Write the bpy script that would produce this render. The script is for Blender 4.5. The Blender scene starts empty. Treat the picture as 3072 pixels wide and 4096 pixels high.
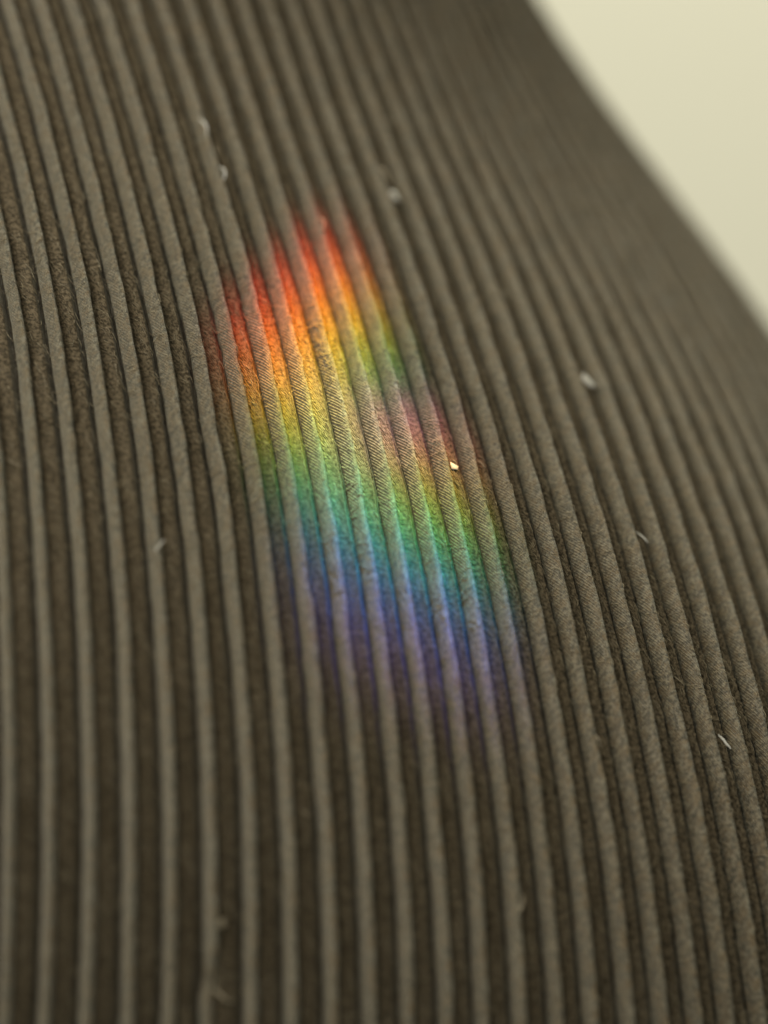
import bpy, math, random
import numpy as np
from mathutils import Matrix, Vector

# ------------------------------------------------------------------ units
# All cloth geometry is worked out in "pitches" (1 pitch = distance between two
# ribs = 3.5 mm) in a frame whose z is the cloth normal at its middle, and is
# then turned into world metres.
PITCH = 0.0035
CAM = np.array([0.0, -72.82132242, 61.66835299])
CR = np.array([0.85263192, 0.33767309, 0.39874263]); CR /= np.linalg.norm(CR)
CF = -CAM / np.linalg.norm(CAM)
CU = np.cross(CR, CF); CU /= np.linalg.norm(CU); CR = np.cross(CF, CU)
TILT = math.radians(25)                      # camera looks down by this much
WX = CR
WZ = CU * math.cos(TILT) - CF * math.sin(TILT)
WY = np.cross(WZ, WX)
M = np.stack([WX, WY, WZ])
ORG = np.array([0, 0, 0.8])


def world(p):
    return (np.asarray(p, float) * PITCH) @ M.T + ORG


def wdir(d):
    return M @ np.asarray(d, float)


scene = bpy.context.scene
COL = scene.collection
rng = np.random.default_rng(11)
random.seed(11)
DENOISE = True

# ------------------------------------------------------------------ camera
cam = bpy.data.cameras.new("camera")
cam.lens = 60
cam.sensor_fit = 'VERTICAL'
cam.sensor_height = 2 * 0.144 * 60
cam.sensor_width = cam.sensor_height * 0.75
cam.clip_start = 0.01
cam.clip_end = 50
cam.dof.use_dof = True
cam.dof.focus_distance = 97.55 * PITCH
cam.dof.aperture_fstop = 5.0
cam.dof.aperture_blades = 7
co = bpy.data.objects.new("camera", cam)
COL.objects.link(co)
r_, u_, b_ = wdir(CR), wdir(CU), wdir(-CF)
pos = world(CAM)
co.matrix_world = Matrix(((r_[0], u_[0], b_[0], pos[0]), (r_[1], u_[1], b_[1], pos[1]),
                          (r_[2], u_[2], b_[2], pos[2]), (0, 0, 0, 1)))
scene.camera = co

scene.cycles.use_denoising = DENOISE
scene.cycles.use_light_tree = False
scene.cycles.use_adaptive_sampling = False
# ------------------------------------------------------------------ light
wd = bpy.data.worlds.new("World"); scene.world = wd; wd.use_nodes = True
bg = wd.node_tree.nodes["Background"]
bg.inputs[0].default_value = (0.985, 1.0, 0.89, 1)
bg.inputs[1].default_value = 0.265
vs = scene.view_settings
scene.display_settings.display_device = 'sRGB'
vs.view_transform = 'Standard'; vs.look = 'None'; vs.exposure = 0; vs.gamma = 1


def area(name, loc, target, size, energy, color, spread=180):
    l = bpy.data.lights.new(name, 'AREA'); l.shape = 'DISK'; l.size = size
    l.energy = energy; l.color = color; l.spread = math.radians(spread)
    o = bpy.data.objects.new(name, l); COL.objects.link(o)
    o.location = loc
    o.rotation_euler = (Vector(target) - Vector(loc)).to_track_quat('-Z', 'Y').to_euler()
    return o


KEY = wdir(-CR * 0.36 + CU * 0.50 - CF * 0.68)
area("window_light", tuple(ORG + KEY * 1.1), (0, 0, 0.8), 0.40, 2.9, (1.0, 0.92, 0.76))
area("wall_fill_light", (-0.9, 0.1, 1.9), (0.35, 0.95, 1.0), 0.6, 12.2, (1.0, 0.97, 0.89), 80)  # unseen fill lamp added to brighten the wall, spread narrowed to spare the cloth

# the beam that a hanging cut crystal throws: two overlapping spectra
LP = np.array([-88.49102285, 182.4797537, 278.14060476])
LX = np.array([0.95447998, 0.0, 0.29827499])
LY = np.array([0.15724835, 0.84974587, -0.50319471])
LZ = np.array([-0.25345794, 0.52719252, 0.81106542])
sp = bpy.data.lights.new("prism_light", 'SPOT')
sp.energy = 385.0
sp.spot_size = math.radians(4.2); sp.spot_blend = 0.1
sp.shadow_soft_size = 0.004
so = bpy.data.objects.new("prism_light", sp); COL.objects.link(so)
a_, b2_, c_ = wdir(LX), wdir(LY), wdir(LZ); lp = world(LP)
so.matrix_world = Matrix(((a_[0], b2_[0], c_[0], lp[0]), (a_[1], b2_[1], c_[1], lp[1]),
                          (a_[2], b2_[2], c_[2], lp[2]), (0, 0, 0, 1)))
sp.use_nodes = True
lt = sp.node_tree; lt.nodes.clear()


def N(tree, typ, **kw):
    n = tree.nodes.new(typ)
    for k, v in kw.items():
        setattr(n, k, v)
    return n


def math_(tree, op, a, b=None, c=None, clamp=False):
    n = N(tree, 'ShaderNodeMath', operation=op, use_clamp=clamp)
    for i, x in enumerate((a, b, c)):
        if x is None:
            continue
        if isinstance(x, (int, float)):
            n.inputs[i].default_value = x
        else:
            tree.links.new(x, n.inputs[i])
    return n.outputs[0]


def smooth(tree, x, lo, hi):
    n = N(tree, 'ShaderNodeMapRange', interpolation_type='SMOOTHSTEP')
    tree.links.new(x, n.inputs['Value'])
    n.inputs['From Min'].default_value = lo; n.inputs['From Max'].default_value = hi
    return n.outputs['Result']


def ramp(tree, fac, stops):
    n = N(tree, 'ShaderNodeValToRGB')
    cr = n.color_ramp
    while len(cr.elements) < len(stops):
        cr.elements.new(0.5)
    for e, (p, c) in zip(cr.elements, stops):
        e.position = p; e.color = (*c, 1)
    tree.links.new(fac, n.inputs[0])
    return n.outputs[0]


tc = N(lt, 'ShaderNodeTexCoord')
sx = N(lt, 'ShaderNodeSeparateXYZ'); lt.links.new(tc.outputs['Normal'], sx.inputs[0])
ga = math_(lt, 'DIVIDE', sx.outputs[0], sx.outputs[2])
gb = math_(lt, 'DIVIDE', sx.outputs[1], sx.outputs[2])


def affine(c):
    return math_(lt, 'MULTIPLY_ADD', ga, c[0], math_(lt, 'MULTIPLY_ADD', gb, c[1], c[2]))


SPEC1 = [(0.0, (0, 0, 0)), (0.07, (.11, .008, .006)), (0.16, (.62, .035, .016)), (0.23, (.88, .11, .016)),
         (0.31, (1.0, .30, .016)), (0.41, (.86, .50, .022)), (0.50, (.42, .52, .025)), (0.59, (.09, .36, .06)),
         (0.68, (.02, .18, .14)), (0.78, (.02, .08, .22)), (0.90, (.04, .03, .11)), (1.0, (0, 0, 0))]
SPEC2 = [(0.0, (0, 0, 0)), (0.06, (.10, .030, .045)), (0.15, (.34, .11, .13)), (0.24, (.44, .20, .11)),
         (0.33, (.42, .30, .05)), (0.42, (.30, .42, .06)), (0.51, (.10, .48, .10)), (0.59, (.02, .44, .30)),
         (0.67, (.02, .28, .54)), (0.75, (.025, .13, .62)), (0.84, (.06, .06, .38)), (0.92, (.06, .035, .16)), (1.0, (0, 0, 0))]
P1 = affine((-50.26277487, 2.87023056, 0.7324847)); S1 = affine((-38.64774348, -37.49582514, 0.51028819))
P2 = affine((-15.87898751, 36.73277979, 0.33732981)); S2 = affine((-44.76046675, -30.59730229, 0.44153802))
# phase 0..1 squeezed a little so that the ends fade within the ramp
P1 = math_(lt, 'MULTIPLY_ADD', P1, 0.93, 0.085); P2 = math_(lt, 'MULTIPLY_ADD', P2, 0.88, 0.09)
m1 = math_(lt, 'MULTIPLY', smooth(lt, S1, 0.0, 0.36), smooth(lt, S1, 1.10, 0.78))
m2 = math_(lt, 'MULTIPLY', smooth(lt, S2, 0.02, 0.38), smooth(lt, S2, 1.16, 0.80))


def vscale(col, f):
    n = N(lt, 'ShaderNodeVectorMath', operation='SCALE')
    lt.links.new(col, n.inputs[0]); lt.links.new(f, n.inputs['Scale'])
    return n.outputs[0]


va = N(lt, 'ShaderNodeVectorMath', operation='ADD')
lt.links.new(vscale(ramp(lt, P1, SPEC1), m1), va.inputs[0])
lt.links.new(vscale(ramp(lt, P2, SPEC2), m2), va.inputs[1])
em = N(lt, 'ShaderNodeEmission'); lt.links.new(va.outputs[0], em.inputs[0]); em.inputs[1].default_value = 1.0
lo_ = N(lt, 'ShaderNodeOutputLight'); lt.links.new(em.outputs[0], lo_.inputs[0])

# ------------------------------------------------------------------ helpers


def mesh_obj(name, verts, faces, mat, parent=None, uv=None, smooth_=True, already_world=False):
    """verts (n,3) in the cloth frame; faces (m,3|4) int array"""
    v = verts if already_world else world(verts)
    me = bpy.data.meshes.new(name)
    k = faces.shape[1]
    me.vertices.add(len(v)); me.vertices.foreach_set("co", np.ascontiguousarray(v, np.float32).ravel())
    me.loops.add(faces.size); me.loops.foreach_set("vertex_index", np.ascontiguousarray(faces, np.int32).ravel())
    me.polygons.add(len(faces))
    me.polygons.foreach_set("loop_start", np.arange(0, faces.size, k, dtype=np.int32))
    if uv is not None:
        l = me.uv_layers.new(name="UVMap")
        l.data.foreach_set("uv", np.ascontiguousarray(uv[faces.ravel()], np.float32).ravel())
    me.polygons.foreach_set("use_smooth", np.full(len(faces), smooth_))
    me.materials.append(mat)
    me.update(calc_edges=True); me.validate()
    o = bpy.data.objects.new(name, me); COL.objects.link(o)
    if parent is not None:
        o.parent = parent
        o.matrix_parent_inverse = PINV.get(parent.name, Matrix())
    return o


PINV = {}


def noise1(n, knots, amp, r=rng):
    """smooth random curve of n samples with about `knots` features"""
    kx = np.linspace(0, n - 1, max(4, int(knots)) + 3)
    ky = r.normal(size=len(kx)) * amp
    x = np.arange(n)
    i = np.clip(np.searchsorted(kx, x, side='right') - 1, 0, len(kx) - 2)
    t = (x - kx[i]) / (kx[i + 1] - kx[i]); t = t * t * (3 - 2 * t)
    return ky[i] * (1 - t) + ky[i + 1] * t


# ------------------------------------------------------------------ cloth shape
QH = np.array([1.31155738e-02, -1.93847848e-03, 3.01403437e-02, 1.36179304e-04, 6.51077933e-04, -5.82698193e-04,
               5.98196508e-04, -1.69656001e-05, -1.02962730e-05, -1.20418599e-05, -2.99317061e-05, 4.04132599e-06])
QU = np.array([4.61611542e+00, 1.29451284e+01, -1.54290308e+00, 2.28382280e+00, 4.66448622e-01, -4.20945692e-02,
               4.63542080e-03, 2.20090725e+01, 2.24590978e+00, -8.11601841e+00, -4.33766633e+00, 7.96806055e+00,
               -1.60242057e+00, 6.22947006e-02, 3.01118068e+00, -4.84633851e+00, 4.84080336e+00, -2.52534624e+00,
               -2.30786509e+00, -4.66259354e+00, 1.75545766e+01, -6.51133052e+00, -2.52178569e+00, 1.09560771e+01,
               1.14399276e+00, 4.31885461e+00, -3.27469471e+00, -2.30778438e+00])


def hgt(x, y):
    q = QH
    return (-(q[0] * x * x + 2 * q[1] * x * y + q[2] * y * y) / 2 + q[3] * x ** 3 + q[4] * x * x * y
            + q[5] * x * y * y + q[6] * y ** 3 + q[7] * x ** 4 + q[8] * y ** 4 + q[9] * x * x * y * y
            + q[10] * x ** 3 * y + q[11] * x * y ** 3)


def nrm(x, y):
    q = QH
    hx = -(q[0] * x + q[1] * y) + 3 * q[3] * x * x + 2 * q[4] * x * y + q[5] * y * y + 4 * q[7] * x ** 3 + 2 * q[9] * x * y * y + 3 * q[10] * x * x * y + q[11] * y ** 3
    hy = -(q[1] * x + q[2] * y) + q[4] * x * x + 2 * q[5] * x * y + 3 * q[6] * y * y + 4 * q[8] * y ** 3 + 2 * q[9] * x * x * y + q[10] * x ** 3 + 3 * q[11] * x * y * y
    n = np.stack([-hx, -hy, np.ones_like(hx)], -1)
    return n / np.linalg.norm(n, axis=-1, keepdims=True)


LIFT = 0.28                                   # the fitted surface runs along the rib crests


def ufield(x, y):
    x = x / 25.0; y = y / 25.0
    out = 0; k = 0
    for i in range(7):
        for j in range(7 - i):
            out = out + QU[k] * x ** i * y ** j; k += 1
    return out


def project(p):
    w = p - CAM
    d = w @ CF
    return (w @ CR) / d / 0.144 / 0.75, (w @ CU) / d / 0.144, d


DY = 0.11
YS = np.arange(-24.0, 50.0, DY)
XS = np.linspace(-30, 34, 700)
ROW = []
for y in YS:
    yy = np.full_like(XS, y)
    u = ufield(XS, yy)
    p = np.stack([XS, yy, hgt(XS, yy)], -1)
    nx, ny, d = project(p)
    n = nrm(XS, yy)
    vd = CAM - p; vd /= np.linalg.norm(vd, axis=1)[:, None]
    cv = (n * vd).sum(1)
    ok = (np.abs(nx) < 1.42) & (np.abs(ny) < 1.36) & (cv > -0.36)
    ROW.append((u[ok], XS[ok]) if ok.sum() > 3 else None)


def xrow(j, uq):
    r = ROW[j]
    if r is None:
        return np.full(np.shape(uq), np.nan)
    return np.interp(uq, r[0], r[1], left=np.nan, right=np.nan)


def xat(uq):
    """uq (ny, m) -> x (ny, m), nan where there is no cloth"""
    return np.stack([xrow(j, uq[j]) for j in range(len(YS))])


NY = len(YS)
KMIN, KMAX = -10, 51
KS = list(range(KMIN, KMAX + 1))
CREST = 0.25
PROF_S = np.array([.05, .07, .095, .12, .15, .18, .215, .25, .28, .31, .335, .36, .38, .395])
PROF_H = np.array([-.18, -.12, -.05, .03, .105, .175, .235, .275, .285, .27, .225, .155, .065, -.02])

# each rib wanders a little and swells and thins
WOB = {k: noise1(NY, NY * DY / 2.5, 0.014) + noise1(NY, NY * DY / 0.45, 0.008) for k in range(KMIN - 1, KMAX + 3)}
SWELL = {k: 1 + noise1(NY, NY * DY / 1.1, 0.06) + noise1(NY, NY * DY / 0.40, 0.035) for k in range(KMIN - 1, KMAX + 3)}


# the rib that is broken near the bottom of the cloth
jb = np.arange(NY); yb = YS + 13.2
SWELL[-1] = SWELL[-1] * (1 - 0.75 * np.exp(-(yb / 0.30) ** 2)) * (1 - 0.18 / (1 + np.exp(yb / .1)))
WOB[-1] = WOB[-1] - 0.10 * np.exp(-((yb + .5) / 0.5) ** 2)


def rib_profile(s):
    """height over the ground: long raked left face, rounded crest, steep right edge"""
    return np.interp(s, PROF_S, PROF_H, left=-0.2, right=0.0)


def grid_faces(nj, ni, valid):
    idx = np.arange(nj * ni).reshape(nj, ni)
    f = np.stack([idx[:-1, :-1], idx[:-1, 1:], idx[1:, 1:], idx[1:, :-1]], -1).reshape(-1, 4)
    v = valid.reshape(-1)
    return f[v[f].all(1)]


def compact(verts, faces, uv):
    used = np.unique(faces)
    m = np.full(len(verts), -1); m[used] = np.arange(len(used))
    return verts[used], m[faces], uv[used]


# ------------------------------------------------------------------ materials
def new_mat(name):
    m = bpy.data.materials.new(name); m.use_nodes = True
    t = m.node_tree
    return m, t, t.nodes["Principled BSDF"]


def noise_tex(t, scale, detail=3, vec=None, rough=0.6):
    n = N(t, 'ShaderNodeTexNoise'); n.inputs['Scale'].default_value = scale
    n.inputs['Detail'].default_value = detail; n.inputs['Roughness'].default_value = rough
    if vec is None:
        vec = N(t, 'ShaderNodeTexCoord').outputs['Object']
    t.links.new(vec, n.inputs['Vector'])
    return n.outputs['Fac']


def fabric_mat(name, dark, light, rough, sheen, n_scale, bump, spec=0.25, patch=None, stint=None):
    m, t, b = new_mat(name)
    geo = N(t, 'ShaderNodeNewGeometry').outputs['Position']
    fine = noise_tex(t, n_scale, 4, geo)
    col = ramp(t, fine, [(0.42, dark), (0.58, light)])
    if patch:
        big = noise_tex(t, 950, 2, geo)
        mx = N(t, 'ShaderNodeMix', data_type='RGBA', blend_type='MIX')
        t.links.new(ramp(t, big, [(0.46, (0, 0, 0)), (0.62, (1, 1, 1))]), mx.inputs['Factor'])
        t.links.new(col, mx.inputs['A']); mx.inputs['B'].default_value = (*patch, 1)
        col = mx.outputs['Result']
    t.links.new(col, b.inputs['Base Color'])
    b.inputs['Roughness'].default_value = rough
    b.inputs['Specular IOR Level'].default_value = spec
    if stint:
        b.inputs['Specular Tint'].default_value = (*stint, 1)
    b.inputs['Sheen Weight'].default_value = sheen
    b.inputs['Sheen Roughness'].default_value = 0.5
    b.inputs['Sheen Tint'].default_value = (1.0, 0.97, 0.82, 1)
    bp = N(t, 'ShaderNodeBump'); bp.inputs['Strength'].default_value = bump
    bp.inputs['Distance'].default_value = 0.0002
    t.links.new(noise_tex(t, n_scale * 1.3, 3, geo), bp.inputs['Height'])
    t.links.new(bp.outputs[0], b.inputs['Normal'])
    return m


M_RIB = fabric_mat('rib_pile', (.078, .071, .051), (.232, .212, .156), 0.9, 0.6, 2600, 1.0, 0.2, (.165, .118, .064))
M_BASE = fabric_mat('ground_weave', (.068, .056, .038), (.140, .113, .076), 0.8, 0.25, 3000, 0.8, 0.25, (.060, .044, .024))
M_PILE = fabric_mat('pile_thread', (.074, .058, .032), (.228, .180, .104), 0.42, 0.35, 2600, 0.05, 0.65)
M_TWILL = fabric_mat('twill_thread', (.070, .056, .036), (.250, .198, .126), 0.5, 0.0, 3000, 0.05, 0.36, None, (1.0, .80, .52))
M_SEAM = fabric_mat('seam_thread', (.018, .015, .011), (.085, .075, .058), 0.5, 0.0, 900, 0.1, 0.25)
M_FUZZ = fabric_mat('loose_fibre', (.20, .16, .095), (.42, .35, .22), 0.5, 0.2, 2000, 0.0, 0.5)
M_LINT = fabric_mat('lint_white', (.82, .78, .68), (.93, .90, .82), 0.6, 0.2, 1500, 0.4, 0.4)
M_LINT_TAN = fabric_mat('lint_tan', (.30, .245, .16), (.48, .40, .27), 0.6, 0.2, 1500, 0.4, 0.4)
M_WALL, wt, wb = new_mat('wall_paint')
wn = noise_tex(wt, 2.2, 3, N(wt, 'ShaderNodeNewGeometry').outputs['Position'])
wt.links.new(ramp(wt, wn, [(0.3, (.795, .765, .60)), (0.7, (.815, .79, .62))]), wb.inputs['Base Color'])
wb.inputs['Roughness'].default_value = 0.85
wbp = N(wt, 'ShaderNodeBump'); wbp.inputs['Strength'].default_value = 0.15; wbp.inputs['Distance'].default_value = 0.002
wt.links.new(noise_tex(wt, 160, 4, N(wt, 'ShaderNodeNewGeometry').outputs['Position']), wbp.inputs['Height'])
wt.links.new(wbp.outputs[0], wb.inputs['Normal'])

# ------------------------------------------------------------------ wall behind
WALL_Y = 0.95
wv = np.array([(-2.0, WALL_Y, -0.6), (2.0, WALL_Y, -0.6), (2.0, WALL_Y, 2.4), (-2.0, WALL_Y, 2.4),
               (-2.0, WALL_Y + .1, -0.6), (2.0, WALL_Y + .1, -0.6), (2.0, WALL_Y + .1, 2.4), (-2.0, WALL_Y + .1, 2.4)])
wf = np.array([(0, 1, 2, 3), (5, 4, 7, 6), (4, 0, 3, 7), (1, 5, 6, 2), (3, 2, 6, 7), (4, 5, 1, 0)])
wall = mesh_obj('wall', wv, wf, M_WALL, already_world=True, smooth_=False)
wall['kind'] = 'structure'

# ------------------------------------------------------------------ the cloth
fab = bpy.data.objects.new('ribbed_fabric', None); COL.objects.link(fab)
fab.empty_display_size = 0.01
fab.location = Vector(world(np.array([0, 0, -8.0])))
fab['label'] = 'grey-brown corduroy-like ribbed fabric curving away, crossed by a patch of rainbow light'
fab['category'] = 'fabric'
PINV['ribbed_fabric'] = Matrix.Translation(-fab.location)

YY = YS[:, None]


def surf(uq, hq):
    """cloth point lifted by hq along the normal"""
    x = xat(uq)
    valid = ~np.isnan(x)
    x = np.where(valid, x, 0.0)
    y = np.broadcast_to(YY, x.shape)
    p = np.stack([x, y, hgt(x, y)], -1) + nrm(x, y) * (hq - LIFT)[..., None]
    return p, valid


# base weave, one strip per rib joined into one sheet
SB = np.array([0.0, 0.03, 0.12, 0.28, 0.375, 0.43, 0.56, 0.66, 0.76, 0.84, 0.91, 0.965])
HB = np.array([-0.24, -0.22, -0.16, -0.08, 0.000, 0.020, 0.030, 0.025, 0.010, -0.030, -0.09, -0.17])
uq = np.concatenate([k - CREST + SB[None, :] + WOB[k][:, None] * (1 - SB) + WOB[k + 1][:, None] * SB for k in KS], 1)
hq = np.tile(HB, len(KS))[None, :] * np.ones((NY, 1))
hq = hq + np.concatenate([noise1(NY, NY * DY / .6, 0.006)[:, None] * np.ones((1, len(SB))) for k in KS], 1)
BP, BV = surf(uq, hq)
f = grid_faces(NY, uq.shape[1], BV)
uvb = np.stack([uq.ravel(), np.broadcast_to(YY, uq.shape).ravel()], -1)
v_, f_, uv_ = compact(BP.reshape(-1, 3), f, uvb)
mesh_obj('base_weave', v_, f_, M_BASE, fab, uv_)

# ribs, each a part; its seam thread a sub-part
SR = PROF_S; HR = PROF_H.copy(); HR[0] = -.26; HR[-1] = -.04


def ribshape(k, s, h):
    """(ny, m) u and height for rib k at local s with height h, with its wobble and swell"""
    sw = SWELL[k][:, None]
    c = (s - CREST)
    return k + WOB[k][:, None] + c[None, :] * (0.5 + 0.5 * sw), h[None, :] * sw


RIBS = {}
for k in KS:
    uq, hq = ribshape(k, SR, HR)
    hq = hq + rng.normal(size=hq.shape) * 0.002
    p, val = surf(uq, hq)
    rows = val.all(1)
    if rows.sum() < 8:
        continue
    f = grid_faces(NY, len(SR), val & rows[:, None])
    uvr = np.stack([uq.ravel(), np.broadcast_to(YY, uq.shape).ravel()], -1)
    v_, f_, uv_ = compact(p.reshape(-1, 3), f, uvr)
    rib = mesh_obj('rib', v_, f_, M_RIB, fab, uv_)
    RIBS[k] = rib
    # seam thread lying in the crease at the left foot of the rib
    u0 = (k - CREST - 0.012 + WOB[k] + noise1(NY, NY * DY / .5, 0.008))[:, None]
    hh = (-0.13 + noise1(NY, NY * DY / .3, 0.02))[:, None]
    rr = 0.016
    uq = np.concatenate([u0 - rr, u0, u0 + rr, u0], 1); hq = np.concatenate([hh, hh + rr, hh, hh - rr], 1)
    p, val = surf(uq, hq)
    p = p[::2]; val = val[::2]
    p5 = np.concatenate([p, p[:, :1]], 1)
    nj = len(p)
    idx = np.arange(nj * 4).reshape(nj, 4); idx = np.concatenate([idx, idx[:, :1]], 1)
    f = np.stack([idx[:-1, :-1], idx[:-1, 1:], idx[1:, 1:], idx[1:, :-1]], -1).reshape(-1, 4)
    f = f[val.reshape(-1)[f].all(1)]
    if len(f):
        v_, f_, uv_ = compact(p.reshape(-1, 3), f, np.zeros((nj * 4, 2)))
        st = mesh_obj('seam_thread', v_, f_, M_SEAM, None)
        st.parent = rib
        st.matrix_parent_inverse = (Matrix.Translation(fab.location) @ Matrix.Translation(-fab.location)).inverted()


# ------------------------------------------------------------------ threads
def tubes(paths, rad, name, mat, parent):
    """paths (n, m, 3) -> n three-sided tapered threads in one mesh"""
    n, m, _ = paths.shape
    tan = np.gradient(paths, axis=1); tan /= np.linalg.norm(tan, axis=2, keepdims=True) + 1e-9
    up = nrm(paths[..., 0], paths[..., 1])
    sd = np.cross(tan, up); sd /= np.linalg.norm(sd, axis=2, keepdims=True) + 1e-9
    up2 = np.cross(sd, tan)
    ring = []
    for a in (math.pi / 2, math.pi * 7 / 6, math.pi * 11 / 6):
        ring.append(paths + (sd * math.cos(a) + up2 * math.sin(a)) * rad[..., None])
    v = np.stack(ring, 2)                                   # n,m,3,3
    idx = np.arange(n * m * 3).reshape(n, m, 3)
    nx = np.roll(idx, -1, axis=2)
    f = np.stack([idx[:, :-1], nx[:, :-1], nx[:, 1:], idx[:, 1:]], -1).reshape(-1, 4)
    return mesh_obj(name, v.reshape(-1, 3), f, mat, parent)


def points(u, y, h):
    """scattered points: u, y, h arrays of one shape -> xyz, valid"""
    j = np.clip(np.round((y - YS[0]) / DY).astype(int), 0, NY - 1)
    fy = (y - YS[j])
    x = np.full(u.shape, np.nan); x2 = np.full(u.shape, np.nan)
    order = np.argsort(j, axis=None); jf = j.ravel()[order]; uf = u.ravel()[order]
    xf = np.empty(len(uf)); xg = np.empty(len(uf))
    b = np.searchsorted(jf, np.arange(NY + 1))
    for r in range(NY):
        if b[r] < b[r + 1]:
            xf[b[r]:b[r + 1]] = xrow(r, uf[b[r]:b[r + 1]])
            xg[b[r]:b[r + 1]] = xrow(min(r + 1, NY - 1), uf[b[r]:b[r + 1]])
    x.ravel()[order] = xf; x2.ravel()[order] = xg
    x = x + (x2 - x) * fy / DY
    valid = ~np.isnan(x)
    x = np.where(valid, x, 0)
    p = np.stack([x, y, hgt(x, y)], -1) + nrm(x, y) * (h - LIFT)[..., None]
    return p, valid


ZF = 97.55
pile_p, pile_r, tw_p, tw_r = [], [], [], []
STEP = 0.060
def along(tab, y):
    return np.interp(y, YS, tab)


for k in KS:
    y0 = np.arange(YS[0] + 1, YS[-1] - 1, STEP)
    y0 = y0 + rng.normal(size=len(y0)) * 0.005
    # keep what the lens shows reasonably sharp
    pc, vc = points(np.full(len(y0), float(k)), y0, np.zeros(len(y0)))
    nx, ny, d = project(pc)
    ok = vc & (np.abs(nx) < 1.06) & (np.abs(ny) < 1.05)
    y0 = y0[ok]
    if len(y0) < 2:
        continue
    j = np.clip(((y0 - YS[0]) / DY).astype(int), 0, NY - 1)
    # pile on the raked left face: fine parallel yarns running down towards the crest
    n = len(y0); yall = y0
    yp = y0[::2] + rng.normal(size=len(y0[::2])) * 0.006
    s = np.array([0.065, 0.105, 0.145, 0.185, 0.23, 0.265])
    dv = np.array([0.56, 0.40, 0.26, 0.13, 0.0, -0.07])
    yy = yp[:, None] + dv
    sp_ = along(SWELL[k], yy)
    uu = k + along(WOB[k], yy) + (s - CREST) * (0.5 + 0.5 * sp_)
    hh = rib_profile(s) * sp_ + 0.001 + rng.normal(size=uu.shape) * 0.003
    p, vv = points(uu, yy, hh)
    good = vv.all(1); pile_p.append(p[good])
    pile_r.append((0.025 * np.array([.8, 1, 1, .9, .6, .3]) * np.ones((good.sum(), 1))))
    y0 = y0[::2]; nall = n; n = len(y0)
    # fringe: fibres brushed from the crest over the steep right edge on to the ground
    s = np.array([0.0, 0.30, 0.52, 0.72, 0.86, 1.0])[None, :] * rng.uniform(.10, .24, n)[:, None] + rng.uniform(.22, .31, n)[:, None]
    yy = y0[:, None] - (s - s[:, :1]) * rng.normal(.55, .25, n)[:, None]
    sw = along(SWELL[k], yy)
    uu = k + along(WOB[k], yy) + (s - CREST) * (0.5 + 0.5 * sw)
    hh = np.maximum(rib_profile(s) * sw, 0.015) + 0.008 + rng.uniform(0, .015, n)[:, None] * np.linspace(0, 1, 6)
    p, vv = points(uu, yy, hh)
    good = vv.all(1); pile_p.append(p[good])
    pile_r.append((0.014 * np.array([.6, 1, 1, .9, .7, .35]) * np.ones((good.sum(), 1))))
    # twill: raked threads across the flat ground
    y0 = yall; n = nall
    s = np.linspace(0.41, 0.85, 7)
    yy = y0[:, None] - (s - 0.41) * 0.75
    uu = k - CREST + s[None, :] + along(WOB[k], yy) * (1 - s) + along(WOB[k + 1], yy) * s
    ph = np.arange(n)[:, None] * (2 * math.pi / 3)
    hh = np.interp(s, SB[4:], HB[4:]) + 0.012 + 0.013 * np.sin(2 * math.pi * (s - .41) / .165 + ph) + rng.normal(size=uu.shape) * 0.003
    p, vv = points(uu, yy, hh)
    good = vv.all(1); tw_p.append(p[good])
    tw_r.append(0.024 * (0.8 + 0.35 * np.sin(2 * math.pi * (s - .41) / .165 + ph))[good])
pile_p = np.concatenate(pile_p); pile_r = np.concatenate(pile_r)
tw_p = np.concatenate(tw_p); tw_r = np.concatenate(tw_r)
o = tubes(pile_p, pile_r, 'pile_threads', M_PILE, fab); o['kind'] = 'stuff'
o = tubes(tw_p, tw_r, 'twill_threads', M_TWILL, fab); o['kind'] = 'stuff'
print('threads', len(pile_p), len(tw_p))

# loose fibres: short hairs lying over ribs and ground, and fuzz standing off the crests
nf = 12000
uu0 = rng.uniform(KMIN, KMAX, nf * 4); yy0 = rng.uniform(-20, 40, nf * 4)
pc, vc = points(uu0, yy0, np.zeros_like(uu0))
nx, ny, d = project(pc)
ok = vc & (np.abs(nx) < 1.1) & (np.abs(ny) < 1.1)
uu0 = uu0[ok][:nf]; yy0 = yy0[ok][:nf]
n = len(uu0)
frac = (uu0 - np.floor(uu0))
stand = rng.random(n) < 0.06
kk = np.round(uu0)
uu0 = np.where(stand, kk + rng.normal(size=n) * 0.09 + 0.04, uu0)
t = np.linspace(0, 1, 4)[None, :]
ln = np.where(stand, rng.uniform(.06, .2, n), rng.uniform(.12, .5, n))[:, None]
ang = np.where(stand, rng.uniform(0, 6.28, n), rng.normal(size=n) * .45 - 0.75)[:, None]
cur = rng.normal(size=n)[:, None] * 0.9
a = ang + cur * t
du = np.cumsum(np.cos(a), 1) / 4 * ln; dy = np.cumsum(np.sin(a), 1) / 4 * ln
U = uu0[:, None] + du; Y = yy0[:, None] + dy
sl = U - np.floor(U + CREST) + CREST
H = np.where(sl < 0.41, rib_profile(np.clip(sl, .04, .41)), np.interp(sl, SB, HB)) + np.where(stand, .012, .026)[:, None]
H = H + np.where(stand[:, None], t * rng.uniform(0, .05, n)[:, None], np.sin(math.pi * t) * rng.uniform(.0, .05, n)[:, None])
p, vv = points(U, Y, H)
g = vv.all(1)
o = tubes(p[g], np.array([1, 1, .85, .4]) * np.where(stand, .007, .011)[g][:, None], 'loose_fibres', M_FUZZ, fab)
o['kind'] = 'stuff'


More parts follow.
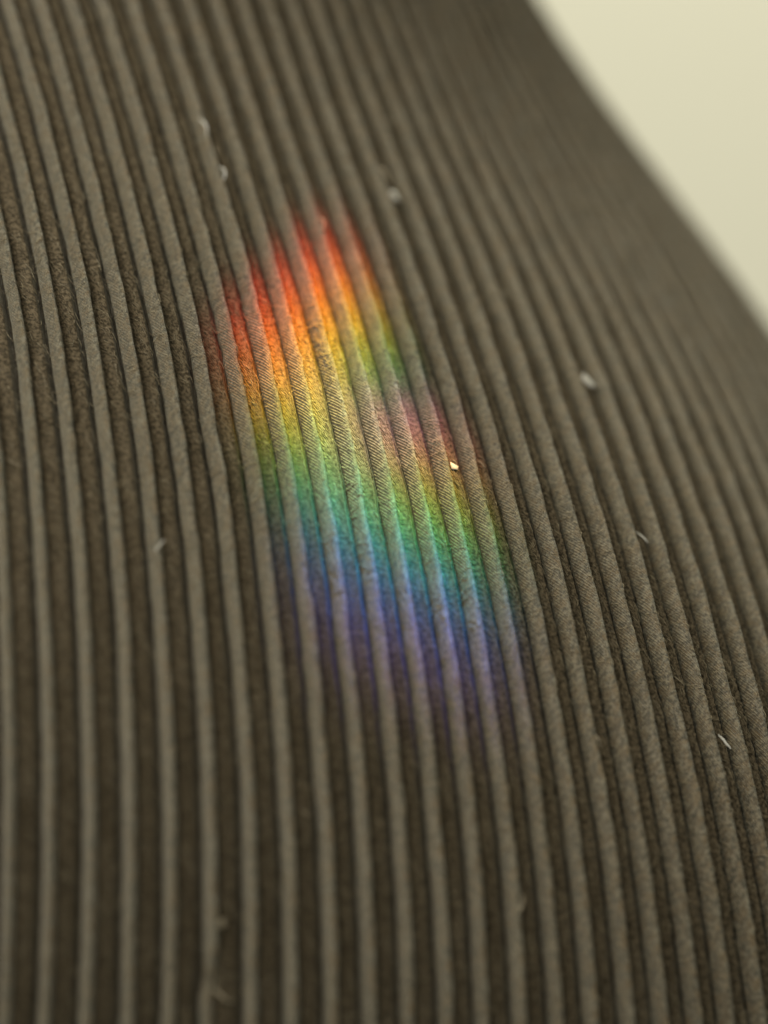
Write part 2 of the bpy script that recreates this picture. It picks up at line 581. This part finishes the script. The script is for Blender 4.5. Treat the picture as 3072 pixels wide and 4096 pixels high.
# ------------------------------------------------------------------ lint
def frame_at(x, y):
    x = np.array(x, float); y = np.array(y, float)
    u = ufield(x, y)
    s = float(u - np.floor(u + CREST) + CREST)
    h = float(rib_profile(np.array(s))) if s < 0.5 else 0.0
    n = nrm(x, y)
    p = np.array([x, y, hgt(x, y)]) + n * (h + 0.09 - LIFT)
    e1 = CR - n * (CR @ n); e1 /= np.linalg.norm(e1)         # towards photo right, in the cloth
    e2 = np.cross(n, e1)
    return p, e1, e2, n


def flake(name, xy, size, ang, mat, label, cat, thick=0.05, seed=0, tail=0, lift=0.0, pts=7):
    """a little torn flake of lint with an uneven outline, real thickness and a curl, with optional fibre tails"""
    size = (size[0] * 1.05, size[1] * .85); thick *= .8
    r = np.random.default_rng(seed)
    p, e1, e2, n = frame_at(*xy)
    p = p + n * lift
    a = math.radians(ang)
    ax = e1 * math.cos(a) + e2 * math.sin(a); ay = -e1 * math.sin(a) + e2 * math.cos(a)
    th = np.linspace(0, 2 * math.pi, pts, endpoint=False) + r.normal(size=pts) * .15
    rad = 1 + r.normal(size=pts) * .22
    ox = np.cos(th) * rad * size[0] / 2; oy = np.sin(th) * rad * size[1] / 2
    curl = (ox / size[0]) ** 2 * thick * 2 + r.normal(size=pts) * thick * .3
    V = []
    for sgn in (1, -1):
        V += [p + n * (thick / 2 * sgn)]
        V += [p + ax * ox[i] + ay * oy[i] + n * (curl[i] + thick / 2 * sgn * .6) for i in range(pts)]
    F = []
    m = pts + 1
    for i in range(pts):
        j = (i + 1) % pts
        F += [(0, 1 + i, 1 + j), (m, m + 1 + j, m + 1 + i), (1 + i, m + 1 + i, m + 1 + j), (1 + i, m + 1 + j, 1 + j)]
    V = np.array(V); F = np.array(F)
    base = world(p)
    root = mesh_obj(name, (world(V) - base), F, mat, already_world=True)
    root.location = Vector(base)
    root['label'] = label; root['category'] = cat
    return root


def strand(name, xy, length, ang, mat, label, cat, rad=0.05, bend=0.4, arch=0.1, seed=0, beads=0.0, group=None):
    rad *= .62 if mat is M_LINT else .5; length *= .9
    r = np.random.default_rng(seed)
    p, e1, e2, n = frame_at(*xy)
    m = 14
    t = np.linspace(-.5, .5, m)
    a = math.radians(ang) + bend * t
    dx = np.cumsum(np.cos(a)) / m * length; dy = np.cumsum(np.sin(a)) / m * length
    dx -= dx.mean(); dy -= dy.mean()
    path = p + e1 * dx[:, None] + e2 * dy[:, None] + n * (arch * np.cos(math.pi * t))[:, None]
    path = path + r.normal(size=path.shape) * rad * .25
    rr = rad * (1 - .55 * np.abs(2 * t) ** 3) * (1 + beads * np.sin(t * 2 * math.pi * 5))
    V, F = [], []
    tan = np.gradient(path, axis=0); tan /= np.linalg.norm(tan, axis=1)[:, None]
    sd = np.cross(tan, n); sd /= np.linalg.norm(sd, axis=1)[:, None]; up = np.cross(sd, tan)
    for i in range(m):
        for q in range(6):
            g = q * math.pi / 3
            V.append(path[i] + (sd[i] * math.cos(g) + up[i] * math.sin(g)) * rr[i])
    for i in range(m - 1):
        for q in range(6):
            b = (q + 1) % 6
            F.append((i * 6 + q, i * 6 + b, (i + 1) * 6 + b, (i + 1) * 6 + q))
    base = world(p)
    root = mesh_obj(name, (world(np.array(V)) - base), np.array(F), mat, already_world=True)
    root.location = Vector(base)
    root['label'] = label; root['category'] = cat
    return root


flake('lint_flake', (-4.7, 14.76), (.50, .32), -25, M_LINT, 'blurred white lint flake above and right of the red end of the rainbow', 'lint', .12, 3)
strand('lint_fibre', (-5.35, 14.95), .75, -55, M_LINT_TAN, 'dull fuzzy fibre trailing up-left from the blurred white flake', 'fibre', .07, .8, .12, 4)
strand('lint_fibre', (-5.94, 10.61), .7, 100, M_FUZZ, 'pale pinkish tuft lying along a rib in the red of the rainbow', 'fibre', .07, .5, .08, 5)
flake('lint_flake', (3.12, 12.06), (.48, .30), -30, M_LINT, 'white lint flake out at the right, in the blurred ribs below the wall edge', 'lint', .12, 6)
flake('lint_flake', (1.02, 3.66), (.46, .30), -35, M_LINT, 'sharp white triangular flake at the lower tip of the faint pink light', 'lint', .06, 8, pts=4)
strand('lint_fibre', (1.61, 4.47), .42, -38, M_LINT_TAN, 'small pale curved fibre just right of the triangular white flake', 'fibre', .03, .9, .06, 9)
strand('lint_fibre', (6.59, 5.97), .55, -32, M_LINT, 'short thin white fibre in a groove right of the rainbow, halfway down', 'fibre', .045, .2, .04, 10)
strand('lint_fibre', (11.17, .47), .62, -38, M_LINT, 'straight white fibre stick near the right edge, lower down', 'fibre', .06, .1, .03, 11)
strand('lint_fibre', (-4.48, -5.19), .55, 60, M_LINT, 'glinting beaded fibre on a rib left of the blue light', 'fibre', .035, .3, .06, 12, beads=.7)
strand('lint_fibre', (-9.76, 11.13), .9, 105, M_LINT_TAN, 'pale tuft running along a rib above and left of the red light', 'fibre', .05, .9, .05, 13)
flake('lint_flake', (1.86, -12.24), (.26, .26), 10, M_LINT_TAN, 'small tan fleck on a rib near the bottom of the cloth', 'lint', .12, 14)
strand('lint_fibre', (2.94, -13.3), .75, -35, M_LINT_TAN, 'bent tan fibre sticking out of a broken rib at the bottom left', 'fibre', .06, 1.1, .22, 15)
flake('lint_flake', (-6.17, 18.22), (.30, .22), -20, M_LINT_TAN, 'very blurred tan speck highest up the cloth, left of the wall', 'lint', .1, 16)
flake('lint_flake', (-.32, 13.75), (.34, .2), -30, M_LINT_TAN, 'blurred tan speck between two ribs right of the orange light', 'lint', .1, 17)
strand('lint_fibre', (-8.92, -4.51), .55, -32, M_LINT_TAN, 'tan fibre in a groove at the left edge of the cloth', 'fibre', .035, .2, .05, 18)
strand('lint_fibre', (7.95, -2.69), .5, -65, M_LINT_TAN, 'thin pale fibre beside a rib in the lower right part', 'fibre', .03, .6, .1, 19)
strand('lint_fibre', (8.23, -7.71), .6, 70, M_LINT_TAN, 'soft blurred tuft on a rib near the bottom right', 'fibre', .05, .7, .06, 20)
strand('lint_fibre', (-10.45, 11.59), .8, 112, M_LINT, 'upper of two glinting white hairs on the rib above and left of the red light', 'fibre', .04, .7, .10, 21)
strand('lint_fibre', (-9.15, 10.09), .7, 100, M_LINT, 'lower of two glinting white hairs on the rib above and left of the red light', 'fibre', .04, .8, .10, 22)
strand('lint_fibre', (9.28, 1.28), .5, -30, M_LINT_TAN, 'faint tan hair across a rib, left of the straight white stick', 'fibre', .03, .8, .05, 23)
strand('lint_fibre', (2.27, -9.16), .4, -35, M_LINT_TAN, 'short blurred fleck in a groove below the violet end of the light', 'fibre', .05, .3, .04, 24)
